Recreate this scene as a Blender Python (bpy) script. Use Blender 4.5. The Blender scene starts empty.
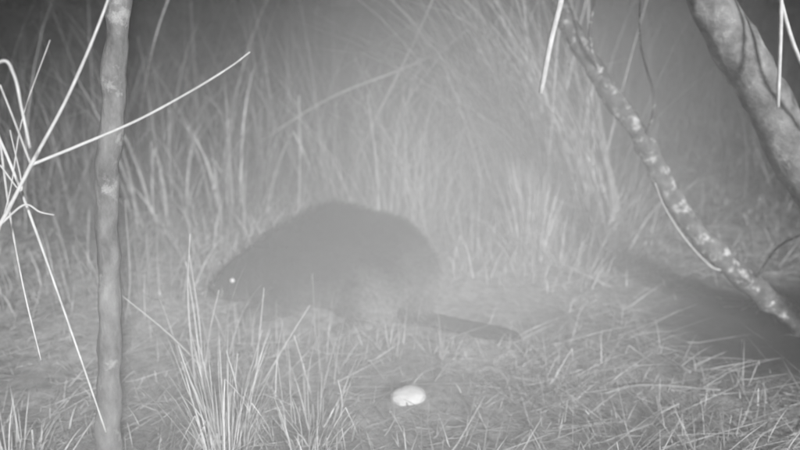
import bpy, math, random, bmesh
import numpy as np
from mathutils import Vector, noise, Matrix
random.seed(7); rng=np.random.default_rng(7)
S=bpy.context.scene
C15,S15=math.cos(math.radians(15)),math.sin(math.radians(15))
def W(px,py,Y):
    u=(px-400)/858; v=(225-py)/858
    k=C15+v*S15
    return (Y*u/k, Y, 1.15+Y*(-S15+v*C15)/k)
def sm(t):
    t=np.clip(t,0,1); return t*t*(3-2*t)
def H(x,y):
    x=np.asarray(x,float); y=np.asarray(y,float)
    z=0.95*sm((y-3.9)/6.5)
    b=0.03*np.sin(x*1.7+y*0.9)+0.02*np.sin(x*3.9-y*2.3+1)+0.012*np.sin(x*8.1+y*7.3)
    d=np.clip(np.hypot(x+0.1,y-3.0)-0.6,0,1)
    return z+b*d+0.07*np.sin(x*2.2+1.0)*np.sin(y*1.9)*sm((y-4)/2)
# ---------- materials
def mat(name):
    m=bpy.data.materials.new(name); m.use_nodes=True
    nt=m.node_tree; b=nt.nodes['Principled BSDF']; b.inputs['Roughness'].default_value=0.8
    b.inputs['Specular IOR Level'].default_value=0.25
    return m,nt,b
def N(nt,t,**k):
    n=nt.nodes.new(t)
    for a,v in k.items(): setattr(n,a,v)
    return n
def ramp(nt,stops):
    r=nt.nodes.new('ShaderNodeValToRGB'); e=r.color_ramp.elements
    while len(e)<len(stops): e.new(0.5)
    for i,(p,c) in enumerate(stops):
        e[i].position=p; e[i].color=(c,c,c,1)
    return r
def noisemat(name,scale,stops,bump=0.4,detail=8,rough=.85,stretch=None,lichen=None):
    m,nt,b=mat(name); L=nt.links
    tc=N(nt,'ShaderNodeTexCoord'); mp=N(nt,'ShaderNodeMapping')
    L.new(tc.outputs['Object'],mp.inputs[0])
    if stretch: mp.inputs['Scale'].default_value=stretch
    n=N(nt,'ShaderNodeTexNoise'); n.inputs['Scale'].default_value=scale; n.inputs['Detail'].default_value=detail
    n.inputs['Roughness'].default_value=.65
    L.new(mp.outputs[0],n.inputs['Vector'])
    r=ramp(nt,stops); L.new(n.outputs['Fac'],r.inputs[0]); out=r.outputs[0]
    if lichen:
        n2=N(nt,'ShaderNodeTexNoise'); n2.inputs['Scale'].default_value=lichen[0]; n2.inputs['Detail'].default_value=9; n2.inputs['Roughness'].default_value=.7
        L.new(tc.outputs['Object'],n2.inputs['Vector'])
        r2=ramp(nt,[(lichen[1],0),(lichen[1]+.1,1)]); L.new(n2.outputs['Fac'],r2.inputs[0])
        mx=N(nt,'ShaderNodeMixRGB'); mx.inputs[2].default_value=(lichen[2],)*3+(1,)
        L.new(r2.outputs[0],mx.inputs[0]); L.new(out,mx.inputs[1]); out=mx.outputs[0]
    L.new(out,b.inputs['Base Color']); b.inputs['Roughness'].default_value=rough
    bp=N(nt,'ShaderNodeBump'); bp.inputs['Strength'].default_value=bump; bp.inputs['Distance'].default_value=.02
    L.new(n.outputs['Fac'],bp.inputs['Height']); L.new(bp.outputs[0],b.inputs['Normal'])
    return m
def blademat(name):
    m,nt,b=mat(name); L=nt.links
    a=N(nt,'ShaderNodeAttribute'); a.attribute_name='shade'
    tc=N(nt,'ShaderNodeTexCoord'); n=N(nt,'ShaderNodeTexNoise'); n.inputs['Scale'].default_value=22
    L.new(tc.outputs['Object'],n.inputs['Vector'])
    r=ramp(nt,[(.3,.5),(.7,1.0)]); L.new(n.outputs['Fac'],r.inputs[0])
    mx=N(nt,'ShaderNodeMixRGB'); mx.blend_type='MULTIPLY'; mx.inputs[0].default_value=1
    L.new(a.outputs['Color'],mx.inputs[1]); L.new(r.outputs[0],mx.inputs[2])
    L.new(mx.outputs[0],b.inputs['Base Color'])
    b.inputs['Roughness'].default_value=.65
    return m
M_blade=blademat('dry_grass_blade')
M_bark=noisemat('sapling_bark',22,[(.3,.12),(.5,.23),(.72,.36)],.5,stretch=(1,1,.5),lichen=(16,.57,.42))
M_bark2=noisemat('pale_bark',13,[(.3,.10),(.5,.25),(.7,.40)],.9,lichen=(13,.57,.52))
M_bark3=noisemat('lichen_bark',18,[(.3,.05),(.5,.14),(.7,.26)],.9,lichen=(22,.52,.6))
M_twig=noisemat('twig_bark',30,[(.3,.5),(.7,.8)],.3)
M_dtwig=noisemat('weathered_twig_bark',30,[(.3,.22),(.7,.5)],.3)
M_far=noisemat('dimmed_far_bark',6,[(.3,.01),(.7,.03)],.5)  # near-black colour stands in for flash light fading on the far trees
# ---------- mesh helpers
def mkobj(name,V,F,m,parent=None,smooth=True,shade=None):
    me=bpy.data.meshes.new(name); me.from_pydata([tuple(v) for v in V] if not isinstance(V,np.ndarray) else V.tolist(),[],F if isinstance(F,list) else F.tolist())
    me.materials.append(m)
    if smooth: me.polygons.foreach_set('use_smooth',[True]*len(me.polygons))
    if shade is not None:
        a=me.attributes.new('shade','FLOAT_COLOR','POINT')
        c=np.ones((len(V),4),np.float32); c[:,:3]=np.asarray(shade)[:,None]
        a.data.foreach_set('color',c.ravel())
    me.update()
    o=bpy.data.objects.new(name,me); S.collection.objects.link(o)
    if parent: o.parent=parent
    return o
def empty(name,loc=(0,0,0)):
    o=bpy.data.objects.new(name,None); o.location=loc; S.collection.objects.link(o); return o
def crom(P,n):
    P=[np.array(p,float) for p in P]; P=[2*P[0]-P[1]]+P+[2*P[-1]-P[-2]]; out=[]
    for i in range(1,len(P)-2):
        for k in range(n):
            t=k/n; a,b,c,d=P[i-1:i+3]
            out.append(.5*((2*b)+(-a+c)*t+(2*a-5*b+4*c-d)*t*t+(-a+3*b-3*c+d)*t**3))
    out.append(P[-2]); return np.array(out)
def tube(P,R,seg=10,n=8,rough=0.0,seed=0,freq=12):
    PR=[tuple(p)+(r,) for p,r in zip(P,R)]
    Q=crom(PR,n); C=Q[:,:3]; r=Q[:,3]; V=[];F=[]
    T=np.gradient(C,axis=0); up=np.array([.13,.9,.21])
    for i in range(len(C)):
        t=T[i]/np.linalg.norm(T[i]); a=np.cross(t,up); a/=np.linalg.norm(a); b=np.cross(t,a)
        for j in range(seg):
            an=2*math.pi*j/seg; d=math.cos(an)*a+math.sin(an)*b
            q=C[i]+d*r[i]
            k=1+rough*(noise.noise(Vector(q*freq)+Vector((seed,)*3))+.6*noise.noise(Vector(q*freq*2.7)))
            V.append(C[i]+d*r[i]*k)
    m=len(C)
    for i in range(m-1):
        for j in range(seg):
            F.append([i*seg+j,i*seg+(j+1)%seg,(i+1)*seg+(j+1)%seg,(i+1)*seg+j])
    F.append(list(range(seg))[::-1]); F.append([(m-1)*seg+j for j in range(seg)])
    return V,F
def merge(parts):
    V=[];F=[]
    for v,f in parts:
        o=len(V); V+=list(v); F+=[[i+o for i in q] for q in f]
    return V,F
def blades(x,y,z,h,az,lean,curl,w,shade,seg=6,broken=.22):
    """arched tapering blades: lean = tilt at the base, curl = tilt gained to the tip; some are snapped over"""
    n=len(x); t=np.linspace(0,1,seg+1)
    th=lean[:,None]+curl[:,None]*t[None,:]**1.3
    bk=(rng.uniform(0,1,n)<broken); tb=rng.uniform(.35,.85,n); am=rng.uniform(.9,2.2,n)
    th=th+(bk*am)[:,None]*(t[None,:]>tb[:,None])
    th=np.minimum(th,2.9)
    ds=h[:,None]/seg
    dx=np.sin(th)*ds; dz=np.cos(th)*ds
    R=np.concatenate([np.zeros((n,1)),np.cumsum(dx[:,:-1],1)],1); Z=np.concatenate([np.zeros((n,1)),np.cumsum(dz[:,:-1],1)],1)
    wob=rng.uniform(-.25,.25,n)[:,None]*R
    cx=x[:,None]+R*np.cos(az)[:,None]-wob*np.sin(az)[:,None]; cy=y[:,None]+R*np.sin(az)[:,None]+wob*np.cos(az)[:,None]; cz=z[:,None]+Z
    g=H(cx,cy)+.004; cz=np.maximum(cz,g)
    fa=az+rng.uniform(.6,2.5,n)
    ww=w[:,None]*(1-t[None,:]**1.8*.92)*.5
    ox=np.cos(fa)[:,None]*ww; oy=np.sin(fa)[:,None]*ww
    V=np.stack([np.stack([cx-ox,cy-oy,cz],-1),np.stack([cx+ox,cy+oy,cz+ww*.6],-1)],2).reshape(-1,3)
    base=(np.arange(n)*(seg+1)*2)[:,None]+ (np.arange(seg)*2)[None,:]
    F=np.stack([base,base+1,base+3,base+2],-1).reshape(-1,4)
    return V,F,np.repeat(shade,(seg+1)*2)
def grass(name,sets):
    Vs=[];Fs=[];Ss=[];o=0
    for s in sets:
        V,F,sh=blades(*s); Vs.append(V);Fs.append(F+o);Ss.append(sh);o+=len(V)
    return mkobj(name,np.concatenate(Vs),np.concatenate(Fs),M_blade,shade=np.concatenate(Ss),smooth=False)
U=rng.uniform
def patch(n,x0,x1,y0,y1,h0,h1,l0,l1,c0,c1,w0,w1,s0,s1,az0=0,az1=6.283,mask=None):
    x=U(x0,x1,n);y=U(y0,y1,n)
    if mask is not None:
        k=mask(x,y); x=x[k];y=y[k];n=len(x)
    return (x,y,H(x,y)-.005,U(h0,h1,n),U(az0,az1,n),U(l0,l1,n),U(c0,c1,n),U(w0,w1,n),s0+(s1-s0)*U(0,1,n)**1.6)
def clump(n,cx,cy,r,h0,h1,l0,l1,c0,c1,w0,w1,s0,s1,az=None,azs=.8):
    a=U(0,6.283,n); q=r*np.sqrt(U(0,1,n)); x=cx+q*np.cos(a); y=cy+q*np.sin(a)
    A=a+U(-.6,.6,n) if az is None else az+rng.normal(0,azs,n)
    return (x,y,H(x,y)-.005,U(h0,h1,n),A,U(l0,l1,n),U(c0,c1,n),U(w0,w1,n),s0+(s1-s0)*U(0,1,n)**1.4)
# ---------- ground
xs=np.concatenate([-np.geomspace(90,5.05,24),np.linspace(-5,5,161),np.geomspace(5.05,90,24)])
ys=np.concatenate([-np.geomspace(60,.55,20),np.linspace(-.5,11,185),np.geomspace(11.1,120,26)])
X,Y=np.meshgrid(xs,ys); Z=H(X,Y)
near=(np.abs(X)<5.2)&(Y>-.6)&(Y<11.2)
for i in range(X.shape[0]):
    for j in range(X.shape[1]):
        if near[i,j]: Z[i,j]+=.03*noise.noise(Vector((X[i,j]*5,Y[i,j]*5,0)))+.016*noise.noise(Vector((X[i,j]*14,Y[i,j]*14,3)))
nx=len(xs); V=np.stack([X,Y,Z],-1).reshape(-1,3)
I=(np.arange(len(ys)-1)*nx)[:,None]+np.arange(nx-1)[None,:]
F=np.stack([I,I+1,I+nx+1,I+nx],-1).reshape(-1,4)
mg,nt,b=mat('forest_floor'); L=nt.links
tc=N(nt,'ShaderNodeTexCoord')
n1=N(nt,'ShaderNodeTexNoise'); n1.inputs['Scale'].default_value=2.2; n1.inputs['Detail'].default_value=5
n2=N(nt,'ShaderNodeTexNoise'); n2.inputs['Scale'].default_value=24; n2.inputs['Detail'].default_value=10; n2.inputs['Roughness'].default_value=.72
for n in (n1,n2): L.new(tc.outputs['Object'],n.inputs['Vector'])
r1=ramp(nt,[(.35,.5),(.62,1.0)]); L.new(n1.outputs['Fac'],r1.inputs[0])
r2=ramp(nt,[(.32,.16),(.5,.5),(.7,.78)]); L.new(n2.outputs['Fac'],r2.inputs[0])
mx=N(nt,'ShaderNodeMixRGB'); mx.blend_type='MULTIPLY'; mx.inputs[0].default_value=1
L.new(r1.outputs[0],mx.inputs[1]); L.new(r2.outputs[0],mx.inputs[2])
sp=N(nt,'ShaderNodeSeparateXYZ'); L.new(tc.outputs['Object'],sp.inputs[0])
mr=N(nt,'ShaderNodeMapRange'); mr.inputs[1].default_value=3.2; mr.inputs[2].default_value=5.4; mr.inputs[3].default_value=1; mr.inputs[4].default_value=.04  # ground colour fades with distance, painting in the infrared flash falloff
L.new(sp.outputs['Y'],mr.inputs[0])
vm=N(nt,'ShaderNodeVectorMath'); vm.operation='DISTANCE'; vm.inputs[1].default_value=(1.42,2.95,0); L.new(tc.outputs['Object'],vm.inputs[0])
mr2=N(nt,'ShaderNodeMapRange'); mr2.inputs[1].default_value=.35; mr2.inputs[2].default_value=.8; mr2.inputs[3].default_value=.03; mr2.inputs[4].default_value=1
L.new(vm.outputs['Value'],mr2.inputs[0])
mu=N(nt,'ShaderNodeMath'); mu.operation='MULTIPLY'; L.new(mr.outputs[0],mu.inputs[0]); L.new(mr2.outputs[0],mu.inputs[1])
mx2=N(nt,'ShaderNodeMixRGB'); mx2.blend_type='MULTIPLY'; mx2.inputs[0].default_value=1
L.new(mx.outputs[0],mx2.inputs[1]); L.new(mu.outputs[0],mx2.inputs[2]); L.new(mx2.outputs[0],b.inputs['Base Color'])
bp=N(nt,'ShaderNodeBump'); bp.inputs['Strength'].default_value=.7; bp.inputs['Distance'].default_value=.04
L.new(n2.outputs['Fac'],bp.inputs['Height']); L.new(bp.outputs[0],b.inputs['Normal'])
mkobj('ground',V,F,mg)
# ---------- grasses
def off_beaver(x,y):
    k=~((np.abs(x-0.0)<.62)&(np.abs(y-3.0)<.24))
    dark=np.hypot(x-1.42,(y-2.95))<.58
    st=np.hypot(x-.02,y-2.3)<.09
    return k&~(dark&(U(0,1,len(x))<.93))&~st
def lumps(x,y):
    v=np.sin(x*3.1+1)*np.sin(y*2.7)+.5*np.sin(x*7+y*5)
    return off_beaver(x,y)&(v+U(-.9,.9,len(x))>-.3)
grass('ground_grass',[
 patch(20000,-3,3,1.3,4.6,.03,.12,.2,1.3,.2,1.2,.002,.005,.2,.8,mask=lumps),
 patch(14000,-4,4,4.2,6.0,.06,.25,.1,1.2,.2,1.4,.003,.007,.02,.22,mask=lumps),  # farther blades coloured darker to imitate the flash falloff
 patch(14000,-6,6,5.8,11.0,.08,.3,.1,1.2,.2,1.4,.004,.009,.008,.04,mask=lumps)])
grass('straw_litter',[
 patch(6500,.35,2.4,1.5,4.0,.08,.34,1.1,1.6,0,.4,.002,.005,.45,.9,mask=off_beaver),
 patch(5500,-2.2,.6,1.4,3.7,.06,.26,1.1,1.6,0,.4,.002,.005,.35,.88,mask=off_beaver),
 patch(3000,-3.5,3.5,3.6,5.2,.12,.45,.8,1.5,0,.6,.003,.006,.08,.45,mask=off_beaver)])  # far straw toned down, falloff of light put into its colour
grass('reed_tussock',[
 clump(170,.72,4.2,.32,.8,1.7,.0,.45,.2,1.3,.004,.012,.35,.8,az=math.pi,azs=.9),
 clump(260,.90,4.15,.22,1.0,1.8,.15,.55,.2,1.4,.004,.012,.35,.85,az=math.pi*1.02,azs=.35),
 clump(90,.35,4.5,.35,.6,1.3,.1,.6,.2,1.4,.004,.010,.3,.7,az=0,azs=1.2),
 clump(300,.60,3.7,.09,.28,.55,.0,.25,.1,.5,.005,.011,.45,.85),
 clump(220,.78,3.8,.32,.2,.55,.2,.9,.2,1.4,.004,.010,.35,.8)])
def tuft(px,Y,n,r,h0,h1,s0,s1,w0=.003,w1=.008,c1=1.6,l1=.45):
    return clump(n,W(px,225,Y)[0],Y,r,h0,h1,.0,l1,.1,c1,w0,w1,s0,s1)
grass('tall_grass',[  # tufts up the bank get darker tones as painted light falloff
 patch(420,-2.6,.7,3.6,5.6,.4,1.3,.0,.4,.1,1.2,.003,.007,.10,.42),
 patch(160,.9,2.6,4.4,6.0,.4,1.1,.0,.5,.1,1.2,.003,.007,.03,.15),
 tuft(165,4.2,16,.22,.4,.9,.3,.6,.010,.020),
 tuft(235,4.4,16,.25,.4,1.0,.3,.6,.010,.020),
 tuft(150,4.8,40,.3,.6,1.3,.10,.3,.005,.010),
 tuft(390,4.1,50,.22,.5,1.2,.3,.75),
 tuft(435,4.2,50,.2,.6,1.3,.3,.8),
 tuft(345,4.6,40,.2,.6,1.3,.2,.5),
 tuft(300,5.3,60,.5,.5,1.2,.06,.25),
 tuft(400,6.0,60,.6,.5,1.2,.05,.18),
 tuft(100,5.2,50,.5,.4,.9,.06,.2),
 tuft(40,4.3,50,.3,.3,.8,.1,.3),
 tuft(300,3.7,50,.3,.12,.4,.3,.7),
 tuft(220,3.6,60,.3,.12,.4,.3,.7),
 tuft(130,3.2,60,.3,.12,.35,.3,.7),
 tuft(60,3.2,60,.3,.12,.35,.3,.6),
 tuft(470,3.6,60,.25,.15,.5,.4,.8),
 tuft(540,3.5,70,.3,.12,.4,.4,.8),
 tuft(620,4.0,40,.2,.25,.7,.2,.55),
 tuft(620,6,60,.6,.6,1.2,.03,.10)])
gx=W(228,440,1.95)
gt=[]
for px,Y in ((285,2.68),(395,2.66),(245,2.75),(440,2.6)):
    gt.append(clump(14,W(px,330,Y)[0],Y,.08,.06,.22,.0,.6,.1,1.0,.002,.004,.5,.9))
grass('foreground_grass',[
 clump(150,gx[0]-.02,2.0,.08,.12,.36,.0,.5,.1,.7,.0025,.005,.6,.95),
 clump(90,gx[0]+.2,2.02,.12,.08,.26,.0,.7,.1,.9,.0025,.005,.5,.9),
 clump(60,-1.0,1.95,.12,.06,.18,.0,.6,.1,.9,.0025,.005,.5,.85),
 clump(70,.78,1.95,.22,.05,.16,.3,1.0,.1,.9,.002,.004,.5,.85),
 clump(60,.1,1.85,.25,.03,.12,.3,1.0,.1,.9,.002,.004,.5,.85),
 patch(40,-.75,-.1,2.25,2.65,.2,.42,.0,.35,.1,.8,.002,.004,.45,.9)]+gt)
def stalks(name,lst,m,r0=.0028,r1=.0012):
    parts=[]
    for P in lst:
        parts.append(tube(P,list(np.linspace(r0,r1,len(P))),6,5))
    return mkobj(name,*merge(parts),m)
def G(px,py):
    a=math.radians(15)+math.atan((py-225)/858); Y=1.15/math.tan(a); return W(px,py,Y)
stalks('grass_stalks',[
 [G(196,395),W(188,300,2.35),W(190,234,2.3)],
 [G(203,390),W(195,320,2.38),W(186,262,2.36)],
 [G(204,385),W(199,320,2.42),W(189,252,2.38)],
 [G(205,372),W(210,330,2.45),W(219,290,2.42)],
 [G(254,385),W(259,340,2.4),W(264,288,2.38)],
 [G(262,385),W(285,345,2.4),W(310,305,2.4)],
 [G(312,398),W(303,365,2.34),W(294,335,2.32)],
 [G(240,400),W(250,372,2.25),W(262,330,2.2)],
 [G(212,378),W(170,335,2.3),W(120,294,2.2)],
 [G(125,325),W(130,280,2.9),W(125,200,2.85)],
 [G(340,425),W(342,400,2.1),W(338,380,2.1)],
 [G(205,425),W(190,380,2.05),W(178,345,2.05)],
 [G(240,425),W(236,385,2.05),W(226,350,2.05)],
],M_twig,.0028,.0013)
# ---------- trees
def tree(name,P,R,m,extra=(),rough=.12,seg=18,n=14):
    e=empty(name,P[0])
    def loc(Q): return [np.array(q)-np.array(P[0]) for q in Q]
    v,f=tube(loc(P),R,seg,n,rough); mkobj('trunk',v,f,m,parent=e)
    for i,(Q,r0,r1,*mm) in enumerate(extra):
        v,f=tube(loc(Q),list(np.linspace(r0,r1,len(Q))),8,8,.1); mkobj('branch_%d'%(i+1),v,f,mm[0] if mm else m,parent=e)
    return e
b0=W(107,470,1.9)
tree('alder_sapling',[(b0[0],1.9,-.05),W(109,400,1.9),W(110,300,1.9),W(106,200,1.9),W(112,110,1.9),W(120,0,1.9),W(126,-150,1.9),W(120,-420,1.9),W(135,-700,1.9)],
 [.033,.029,.027,.027,.027,.027,.024,.018,.008],M_bark,rough=.3,
 extra=[([W(121,0,1.9),W(112,-90,1.85),W(80,-200,1.8),W(60,-330,1.7)],.012,.003),([W(124,-150,1.9),W(190,-270,2.0),W(230,-420,2.1)],.012,.003),([W(120,-420,1.9),W(60,-560,2.1),W(20,-700,2.2)],.01,.003)])
tree('leaning_willow',[(1.69,2.6,-.08),W(862,272,2.6),W(810,180,2.6),W(763,94,2.6),W(716,12,2.6),W(672,-70,2.6),W(600,-220,2.6),W(554,-420,2.65),W(514,-620,2.7)],
 [.1,.080,.073,.070,.066,.058,.047,.033,.012],M_bark2,rough=.14,
 extra=[([W(672,-70,2.6),W(706,-170,2.5),W(770,-300,2.4)],.03,.006),([W(600,-220,2.6),W(530,-300,2.7),W(440,-360,2.8)],.025,.005)])
tree('leaning_alder',[(1.62,2.75,-.06),W(800,322,2.85),W(752,285,2.9),W(700,237,2.95),W(668,190,3.0),W(644,142,3.0),W(606,85,3.05),W(567,22,3.1),W(538,-60,3.1),W(500,-200,3.15),W(480,-380,3.2)],
 [.05,.043,.040,.037,.036,.035,.033,.031,.028,.022,.01],M_bark3,rough=.35,
 extra=[([W(551,-20,3.1),W(568,-50,2.6),W(562,-5,2.4),W(551,40,2.4),W(541,93,2.4)],.009,.007,M_twig),
        ([W(644,142,3.0),W(654,100,2.9),W(640,40,2.9),W(642,-40,2.9)],.006,.002),
        ([W(733,268,2.91),W(716,269,2.9),W(700,256,2.86),W(680,232,2.8),W(664,206,2.75),W(655,183,2.7)],.0035,.002,M_twig),
        ([W(606,85,3.05),W(590,40,3.0),W(600,-30,2.9)],.008,.004),
        ([W(752,285,2.9),W(775,250,2.8),W(800,235,2.7)],.006,.003)])
stalks('dead_branch',[
 [W(783,-180,2.45),W(781,-60,2.4),W(781,20,2.4),W(778,107,2.4)],
 [W(740,-150,2.5),W(775,-20,2.45),W(800,60,2.4),W(840,120,2.4)]],M_twig,.0065,.005)
stalks('fallen_twigs',[
 [G(612,288),W(560,262,3.4),W(505,232,3.7)],
 [G(690,372),W(640,345,2.75),W(560,330,2.9)],
 [W(262,140,4.6),W(330,98,4.3),W(400,70,4.2),W(450,48,4.2)],
 [G(340,195),W(370,130,4.3),W(415,40,4.3),W(445,-30,4.3)],
 [G(298,240),W(300,160,4.2),W(299,95,4.2)],
 [G(130,180),W(150,60,4.0),W(175,-20,4.0)],
 [G(585,400),W(640,385,2.4),W(720,390,2.3)]],M_dtwig,.005,.003)
# bare shrub at the left
e=empty('bare_shrub',(-.95,1.45,float(H(-.95,1.45))))
O=np.array(e.location)
tw=[([(-.95,1.45,-.02),W(-60,330,1.45),W(0,225,1.45),W(31,165,1.45),W(70,92,1.45),W(108,0,1.45),W(122,-60,1.45)],.005,.0018),
 ([W(31,165,1.45),W(85,143,1.48),W(140,119,1.5),W(193,90,1.5),W(230,67,1.5),W(250,52,1.5)],.003,.0012),
 ([(-.95,1.45,-.02),W(-70,250,1.5),W(-30,90,1.5),W(0,140,1.5),W(30,215,1.5),W(68,322,1.5),W(106,432,1.5)],.0042,.0018),
 ([W(0,140,1.5),W(10,215,1.55),W(24,290,1.6),W(41,360,1.6)],.0024,.0016),
 ([W(-70,250,1.5),W(-40,100,1.4),W(0,62,1.35),W(14,75,1.35),W(22,110,1.35),W(30,148,1.35)],.003,.0022),
 ([W(0,225,1.45),W(24,205,1.45),W(40,212,1.45),W(54,215,1.45)],.0022,.001),
 ([W(31,165,1.45),W(14,120,1.42),W(0,85,1.4)],.002,.0014),
 ([W(0,165,1.45),W(22,190,1.45),W(10,130,1.45)],.0016,.001),
 ([W(-60,330,1.45),W(-20,280,1.45),W(8,200,1.45),W(22,120,1.45),W(50,40,1.45)],.0016,.0008)]
for i,(Q,a,c) in enumerate(tw):
    v,f=tube([np.array(q)-O for q in Q],list(np.linspace(a,c,len(Q))),7,8,.12,freq=30); mkobj('stem_%d'%(i+1),v,f,M_twig,parent=e)
# ---------- distant trees
parts=[]
for i in range(46):
    x=random.uniform(-16,16); y=random.uniform(11.5,18); z=float(H(x,y)); h=random.uniform(6,10); r=random.uniform(.08,.2)
    lx=random.uniform(-.6,.6)
    parts.append(tube([(x,y,z-.2),(x+lx*.3,y,z+h*.3),(x+lx*.7,y,z+h*.6),(x+lx,y,z+h)],[r*1.3,r,r*.7,r*.1],8,4,.15,freq=3))
    for k in range(9):
        t=random.uniform(.12,.95); a=random.uniform(0,6.28); l=random.uniform(.8,2.4)*(1.1-t*.6)
        p=np.array([x+lx*t,y,z+h*t]); d=np.array([math.cos(a),math.sin(a),random.uniform(.1,.6)])
        parts.append(tube([p,p+d*l*.5,p+d*l+np.array([0,0,.2])],[r*.3,r*.2,.01],5,3))
V,F=merge(parts)
dt=mkobj('distant_trees',V,F,M_far)
n=30000
x=U(-22,22,n);y=U(12,20,n);z=H(x,y)+U(0,1,n)**.8*9
k=(np.sin(x*1.3+z*.9)+np.sin(z*1.7-y)+np.sin(x*2.9+y*1.1)+U(-1,1,n))>-.9; x,y,z=x[k],y[k],z[k];n=len(x)
c=np.stack([x,y,z],-1)[:,None,:]; a=rng.normal(size=(n,3));a/=np.linalg.norm(a,axis=1)[:,None];b_=np.cross(a,rng.normal(size=(n,3)));b_/=np.linalg.norm(b_,axis=1)[:,None]
s=U(.1,.25,n)[:,None]
V=np.stack([c[:,0]-a*s,c[:,0]+b_*s*.5,c[:,0]+a*s,c[:,0]-b_*s*.5],1).reshape(-1,3)
F=np.arange(n*4).reshape(-1,4)
M_leaf=noisemat('dimmed_far_foliage',1.2,[(.3,.005),(.7,.02)],0)  # leaf colour kept near black to imitate light dying out behind
mkobj('foliage',V,F,M_leaf,parent=dt,smooth=False)
# ---------- white stone
bm=bmesh.new(); bmesh.ops.create_icosphere(bm,subdivisions=5,radius=1)
for v in bm.verts:
    p=v.co.copy(); q=1+.2*noise.noise(p*1.1+Vector((2,7,4)))+.04*noise.noise(p*3.5)+.02*noise.noise(p*9)
    v.co=Vector((p.x*.053*q,p.y*.036*q,p.z*.026*q))
me=bpy.data.meshes.new('white_stone'); bm.to_mesh(me); bm.free()
M_st=noisemat('pale_stone',20,[(.3,.6),(.7,.76)],.1)
me.materials.append(M_st); me.polygons.foreach_set('use_smooth',[True]*len(me.polygons))
o=bpy.data.objects.new('white_stone',me); S.collection.objects.link(o); g=G(408,402); o.location=(g[0],g[1],float(H(g[0],g[1]))+.014); o.rotation_euler=(math.radians(12),0,.15)
# ---------- beaver
bv=empty('beaver',(W(340,330,2.98)[0],3.0,float(H(-.2,3.0)))); bv.rotation_euler=(0,0,math.radians(4))
bm=bmesh.new()
def ell(c,r,rot=0):
    m=Matrix.Translation(c)@Matrix.Rotation(rot,4,'Y')@Matrix.Diagonal((*r,1))
    bmesh.ops.create_icosphere(bm,subdivisions=3,radius=1,matrix=m)
def chain(P,R,n=7):
    Q=crom([tuple(p)+(r,) for p,r in zip(P,R)],n)
    for q in Q: bmesh.ops.create_icosphere(bm,subdivisions=2,radius=q[3],matrix=Matrix.Translation(q[:3]))
ell((.10,0,.200),(.22,.160,.175)); ell((-.01,0,.230),(.21,.150,.180)); ell((-.15,0,.20),(.19,.14,.15),-.3)
ell((.21,0,.145),(.15,.150,.145)); ell((0,0,.165),(.28,.13,.10))
ell((-.26,0,.17),(.12,.105,.108)); ell((-.335,0,.158),(.098,.080,.078),-.3)
ell((-.39,0,.13),(.062,.052,.048)); ell((-.43,0,.118),(.032,.036,.034)); ell((-.38,0,.10),(.05,.042,.03))
for s in(-1,1):
    ell((-.365,s*.042,.125),(.045,.035,.04))
    ell((.11,s*.12,.135),(.12,.060,.13),.2)
    chain([(.15,s*.13,.13),(.07,s*.155,.10),(.14,s*.17,.055),(.11,s*.175,.028)],[.06,.048,.036,.026])
    for k in range(5):
        a=math.radians(180+(-26+13*k)*1.0)
        chain([(.11,s*.175,.022),(.11+.075*math.cos(a),s*.175+.075*math.sin(a),.016),(.11+.125*math.cos(a),s*.175+.125*math.sin(a),.010)],[.022,.013,.008])
    fx=-.07 if s<0 else .02
    chain([(-.2,s*.09,.15),(-.19,s*.13,.10),(-.235+fx,s*.125,.06),(-.25+fx,s*.125,.022)],[.055,.04,.027,.02])
    for k in range(5):
        a=math.radians(180-30+15*k)
        chain([(-.25+fx,s*.125,.018),(-.25+fx+.03*math.cos(a),s*.125+.03*math.sin(a),.014),(-.25+fx+.05*math.cos(a),s*.125+.05*math.sin(a),.007)],[.014,.008,.005],4)
    ell((-.285,s*.070,.232),(.012,.018,.02))
chain([(.22,-.06,.12),(.26,-.13,.08),(.29,-.165,.055)],[.08,.05,.034])
me=bpy.data.meshes.new('tmp'); bm.to_mesh(me); bm.free()
to=bpy.data.objects.new('tmp',me); S.collection.objects.link(to)
r=to.modifiers.new('r','REMESH'); r.mode='VOXEL'; r.voxel_size=.007
s_=to.modifiers.new('s','SMOOTH'); s_.factor=.5; s_.iterations=6
dg=bpy.context.evaluated_depsgraph_get(); bme=bpy.data.meshes.new_from_object(to.evaluated_get(dg)); bpy.data.objects.remove(to)
body=bpy.data.objects.new('body',bme); S.collection.objects.link(body); body.parent=bv
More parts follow.
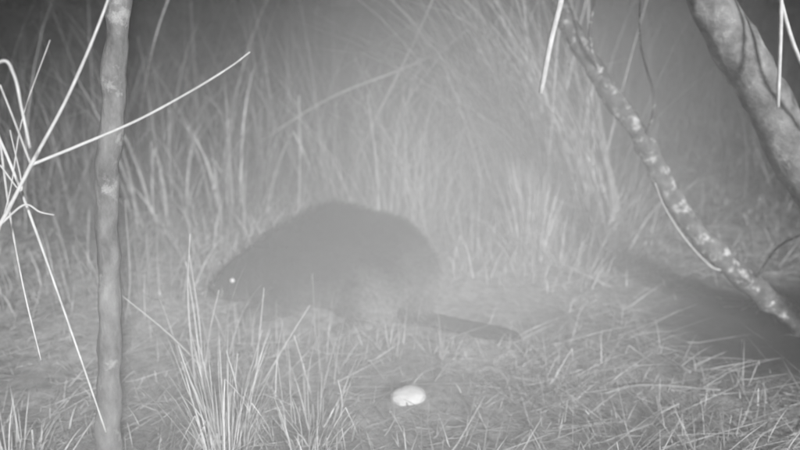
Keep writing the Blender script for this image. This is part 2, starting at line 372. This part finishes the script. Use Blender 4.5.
def furmat(name,k=1):
    m,nt,b=mat(name); L=nt.links
    tc=N(nt,'ShaderNodeTexCoord'); sp=N(nt,'ShaderNodeSeparateXYZ'); L.new(tc.outputs['Object'],sp.inputs[0])
    ns=N(nt,'ShaderNodeTexNoise'); ns.inputs['Scale'].default_value=9; ns.inputs['Detail'].default_value=8; ns.inputs['Roughness'].default_value=.65; L.new(tc.outputs['Object'],ns.inputs['Vector'])
    a=N(nt,'ShaderNodeMath'); a.operation='MULTIPLY_ADD'; a.inputs[1].default_value=-.24; L.new(sp.outputs['X'],a.inputs[0]); L.new(sp.outputs['Z'],a.inputs[2])
    c=N(nt,'ShaderNodeMath'); c.operation='MULTIPLY_ADD'; c.inputs[1].default_value=.30; L.new(ns.outputs['Fac'],c.inputs[0]); L.new(a.outputs[0],c.inputs[2])
    r=ramp(nt,[(.19,.25*k),(.27,.14*k),(.37,.045*k),(.47,.015*k)]); L.new(c.outputs[0],r.inputs[0])
    # paler hair low on the thighs
    cy=N(nt,'ShaderNodeMath'); cy.operation='ABSOLUTE'; L.new(sp.outputs['Y'],cy.inputs[0])
    cb=N(nt,'ShaderNodeCombineXYZ'); L.new(sp.outputs['X'],cb.inputs[0]); L.new(cy.outputs[0],cb.inputs[1]); L.new(sp.outputs['Z'],cb.inputs[2])
    ds=N(nt,'ShaderNodeVectorMath'); ds.operation='DISTANCE'; ds.inputs[1].default_value=(.12,.20,.08); L.new(cb.outputs[0],ds.inputs[0])
    jt=N(nt,'ShaderNodeMath'); jt.operation='MULTIPLY_ADD'; jt.inputs[1].default_value=.12; L.new(ns.outputs['Fac'],jt.inputs[0]); L.new(ds.outputs['Value'],jt.inputs[2])
    m4=N(nt,'ShaderNodeMapRange'); m4.interpolation_type='SMOOTHSTEP'; m4.inputs[1].default_value=.06; m4.inputs[2].default_value=.25; m4.inputs[3].default_value=1; m4.inputs[4].default_value=0; L.new(jt.outputs[0],m4.inputs[0])
    mp=N(nt,'ShaderNodeMixRGB'); mp.inputs[2].default_value=(.32*k,.32*k,.32*k,1); L.new(m4.outputs[0],mp.inputs[0]); L.new(r.outputs[0],mp.inputs[1])
    n3=N(nt,'ShaderNodeTexNoise'); n3.inputs['Scale'].default_value=70; n3.inputs['Detail'].default_value=4; L.new(tc.outputs['Object'],n3.inputs['Vector'])
    r3=ramp(nt,[(.35,.45),(.65,1.0)]); L.new(n3.outputs['Fac'],r3.inputs[0])
    mm=N(nt,'ShaderNodeMixRGB'); mm.blend_type='MULTIPLY'; mm.inputs[0].default_value=1; L.new(mp.outputs[0],mm.inputs[1]); L.new(r3.outputs[0],mm.inputs[2])
    L.new(mm.outputs[0],b.inputs['Base Color'])
    b.inputs['Roughness'].default_value=.7; b.inputs['Specular IOR Level'].default_value=.12
    return m
body.data.materials.clear(); body.data.materials.append(furmat('beaver_underfur',.8))
body.data.polygons.foreach_set('use_smooth',[True]*len(body.data.polygons))
me=body.data; nv=len(me.polygons)
ar=np.array([p.area for p in me.polygons]); cn=np.array([p.center for p in me.polygons]); nm=np.array([p.normal for p in me.polygons])
nf=60000; idx=rng.choice(nv,nf,p=ar/ar.sum()); c=cn[idx]+rng.normal(0,.003,(nf,3)); nn=nm[idx]
keep=(c[:,2]>.045)&(c[:,0]>-.435); c=c[keep];nn=nn[keep];nf=len(c)
flow=np.stack([np.full(nf,1.0),np.sign(c[:,1])*.1,-.55*np.ones(nf)],-1)+rng.normal(0,.4,(nf,3))
tg=flow-(flow*nn).sum(1)[:,None]*nn; tg/=np.linalg.norm(tg,axis=1)[:,None]
ln=np.interp(c[:,0],[-.42,-.36,-.28,-.1,.3,.4],[.006,.010,.022,.040,.042,.015])*np.interp(c[:,2],[.05,.14],[.5,1])*U(.4,1.6,nf)
side=np.cross(tg,nn); w=.0011
p0=c-nn*.002; p1=c+(tg*.55+nn*.36)*ln[:,None]; p2=c+(tg*1.0+nn*.5)*ln[:,None]
V=np.stack([p0-side*w,p0+side*w,p1+side*w*.8,p1-side*w*.8,p2],1).reshape(-1,3)
B=np.arange(nf)*5
F=[[i,i+1,i+2,i+3] for i in B]+[[i+3,i+2,i+4] for i in B]
mkobj('fur',V,F,furmat('beaver_guard_hair',1.15),parent=bv)
m,nt,b=mat('eye_shine'); b.inputs['Base Color'].default_value=(.95,.95,.95,1); b.inputs['Roughness'].default_value=.1  # white base colour paints the retroreflected eyeshine
for s in(-1,1):
    bm=bmesh.new(); bmesh.ops.create_uvsphere(bm,u_segments=16,v_segments=10,radius=.0085); me=bpy.data.meshes.new('eye'); bm.to_mesh(me); bm.free(); me.materials.append(m)
    o=bpy.data.objects.new('eye',me); o.location=(-.380,s*.069,.167); o.parent=bv; S.collection.objects.link(o)
Mn=noisemat('nose_skin',60,[(.3,.03),(.7,.07)],.3,rough=.4)
bm=bmesh.new(); bmesh.ops.create_uvsphere(bm,u_segments=16,v_segments=10,radius=1)
for v in bm.verts: v.co=Vector((v.co.x*.012,v.co.y*.02,v.co.z*.015))
me=bpy.data.meshes.new('nose'); bm.to_mesh(me); bm.free(); me.materials.append(Mn)
o=bpy.data.objects.new('nose',me); o.location=(-.457,0,.13); o.parent=bv; S.collection.objects.link(o)
parts=[]
for s in(-1,1):
    for k in range(7):
        p=np.array([-.42,s*.035,.113+.004*k]); d=np.array([random.uniform(-.5,.1),s,random.uniform(-.5,.3)]); d/=np.linalg.norm(d)
        parts.append(tube([p,p+d*.035,p+d*.07+np.array([.01,0,-.012])],[.0006,.0004,.0002],4,3))
v,f=merge(parts); mkobj('whiskers',v,f,M_twig,parent=bv)
TP=crom([(.22,-.14,.075,.030,.030),(.28,-.175,.055,.033,.024),(.35,-.20,.042,.037,.017),(.43,-.235,.034,.041,.013),(.52,-.275,.028,.040,.011),(.59,-.305,.023,.028,.008),(.612,-.315,.02,.008,.004)],5)
V=[];F=[];sg=20
for i,q in enumerate(TP):
    t=TP[min(i+1,len(TP)-1)][:3]-TP[max(i-1,0)][:3]; t=t/np.linalg.norm(t); a=np.cross([0,0,1],t); a/=np.linalg.norm(a)
    ro=math.radians(12); up=np.cross(t,a); a2=math.cos(ro)*a+math.sin(ro)*up; u2=np.cross(t,a2)
    for j in range(sg):
        an=2*math.pi*j/sg; V.append(q[:3]+a2*math.cos(an)*q[3]+u2*math.sin(an)*q[4])
for i in range(len(TP)-1):
    for j in range(sg): F.append([i*sg+j,i*sg+(j+1)%sg,(i+1)*sg+(j+1)%sg,(i+1)*sg+j])
F.append(list(range(sg))[::-1]);F.append([(len(TP)-1)*sg+j for j in range(sg)])
mt,nt,b=mat('scaly_tail'); L=nt.links; tc=N(nt,'ShaderNodeTexCoord'); vo=N(nt,'ShaderNodeTexVoronoi'); vo.inputs['Scale'].default_value=110; L.new(tc.outputs['Object'],vo.inputs['Vector'])
r=ramp(nt,[(.1,.08),(.6,.03)]); L.new(vo.outputs['Distance'],r.inputs[0]); L.new(r.outputs[0],b.inputs['Base Color']); bp=N(nt,'ShaderNodeBump'); bp.inputs['Strength'].default_value=.6; bp.inputs['Distance'].default_value=.003; bp.invert=True
L.new(vo.outputs['Distance'],bp.inputs['Height']); L.new(bp.outputs[0],b.inputs['Normal']); b.inputs['Roughness'].default_value=.6; b.inputs['Specular IOR Level'].default_value=.1
mkobj('tail',V,F,mt,parent=bv)
# ---------- mist (scattering volume; its blob shape also imitates the flash falloff)
bm=bmesh.new(); bmesh.ops.create_cube(bm,size=1); me=bpy.data.meshes.new('mist'); bm.to_mesh(me); bm.free()
o=bpy.data.objects.new('mist',me); S.collection.objects.link(o); o.scale=(4.4,3.8,2.3); o.location=(.2,2.6,1.0)
m=bpy.data.materials.new('mist'); m.use_nodes=True; nt=m.node_tree; nt.nodes.clear(); L=nt.links
m.cycles.volume_step_rate=6.0
out=N(nt,'ShaderNodeOutputMaterial'); vs=N(nt,'ShaderNodeVolumeScatter'); vs.inputs['Anisotropy'].default_value=-.4; vs.inputs['Color'].default_value=(1,1,1,1)
ge=N(nt,'ShaderNodeNewGeometry')
def blob(c,rad,amp):
    vm=N(nt,'ShaderNodeVectorMath'); vm.operation='DISTANCE'; vm.inputs[1].default_value=c; L.new(ge.outputs['Position'],vm.inputs[0])
    mr=N(nt,'ShaderNodeMapRange'); mr.interpolation_type='SMOOTHSTEP'; mr.inputs[1].default_value=0; mr.inputs[2].default_value=rad; mr.inputs[3].default_value=amp; mr.inputs[4].default_value=0
    L.new(vm.outputs['Value'],mr.inputs[0]); return mr.outputs[0]
def add(a,b):
    q=N(nt,'ShaderNodeMath'); q.operation='ADD'; L.new(a,q.inputs[0]); L.new(b,q.inputs[1]); return q.outputs[0]
d=add(blob((.0,2.1,.05),1.7,.25),blob((.5,3.1,.65),1.25,.30))
L.new(d,vs.inputs['Density']); L.new(vs.outputs[0],out.inputs['Volume']); me.materials.append(m)
# ---------- light
w=bpy.data.worlds.new('World'); S.world=w; w.use_nodes=True; nt=w.node_tree; bg=nt.nodes['Background']
SE,SA=20,162
sk=nt.nodes.new('ShaderNodeTexSky'); sk.sky_type='NISHITA'; sk.sun_disc=False; sk.sun_elevation=math.radians(SE); sk.sun_rotation=math.radians(SA)
bw=nt.nodes.new('ShaderNodeRGBToBW'); nt.links.new(sk.outputs[0],bw.inputs[0]); nt.links.new(bw.outputs[0],bg.inputs[0]); bg.inputs[1].default_value=.025
sd=bpy.data.lights.new('sun','SUN'); sd.energy=4.4; sd.angle=math.radians(5); so=bpy.data.objects.new('sun',sd); S.collection.objects.link(so)
el=math.radians(SE); az=math.radians(SA)
dirv=Vector((math.sin(az)*math.cos(el),math.cos(az)*math.cos(el),math.sin(el)))
so.rotation_euler=dirv.to_track_quat('Z','Y').to_euler()
# ---------- camera
cd=bpy.data.cameras.new('camera'); cam=bpy.data.objects.new('camera',cd); S.collection.objects.link(cam); cam.location=(0,0,1.15); cam.rotation_euler=(math.radians(75),0,0)
cd.lens=858/800*36; cd.clip_end=400; cd.clip_start=.05; cd.dof.use_dof=True; cd.dof.focus_distance=1.8; cd.dof.aperture_fstop=2.5
S.camera=cam
S.view_settings.view_transform='Standard'; S.view_settings.look='None'; S.view_settings.exposure=0
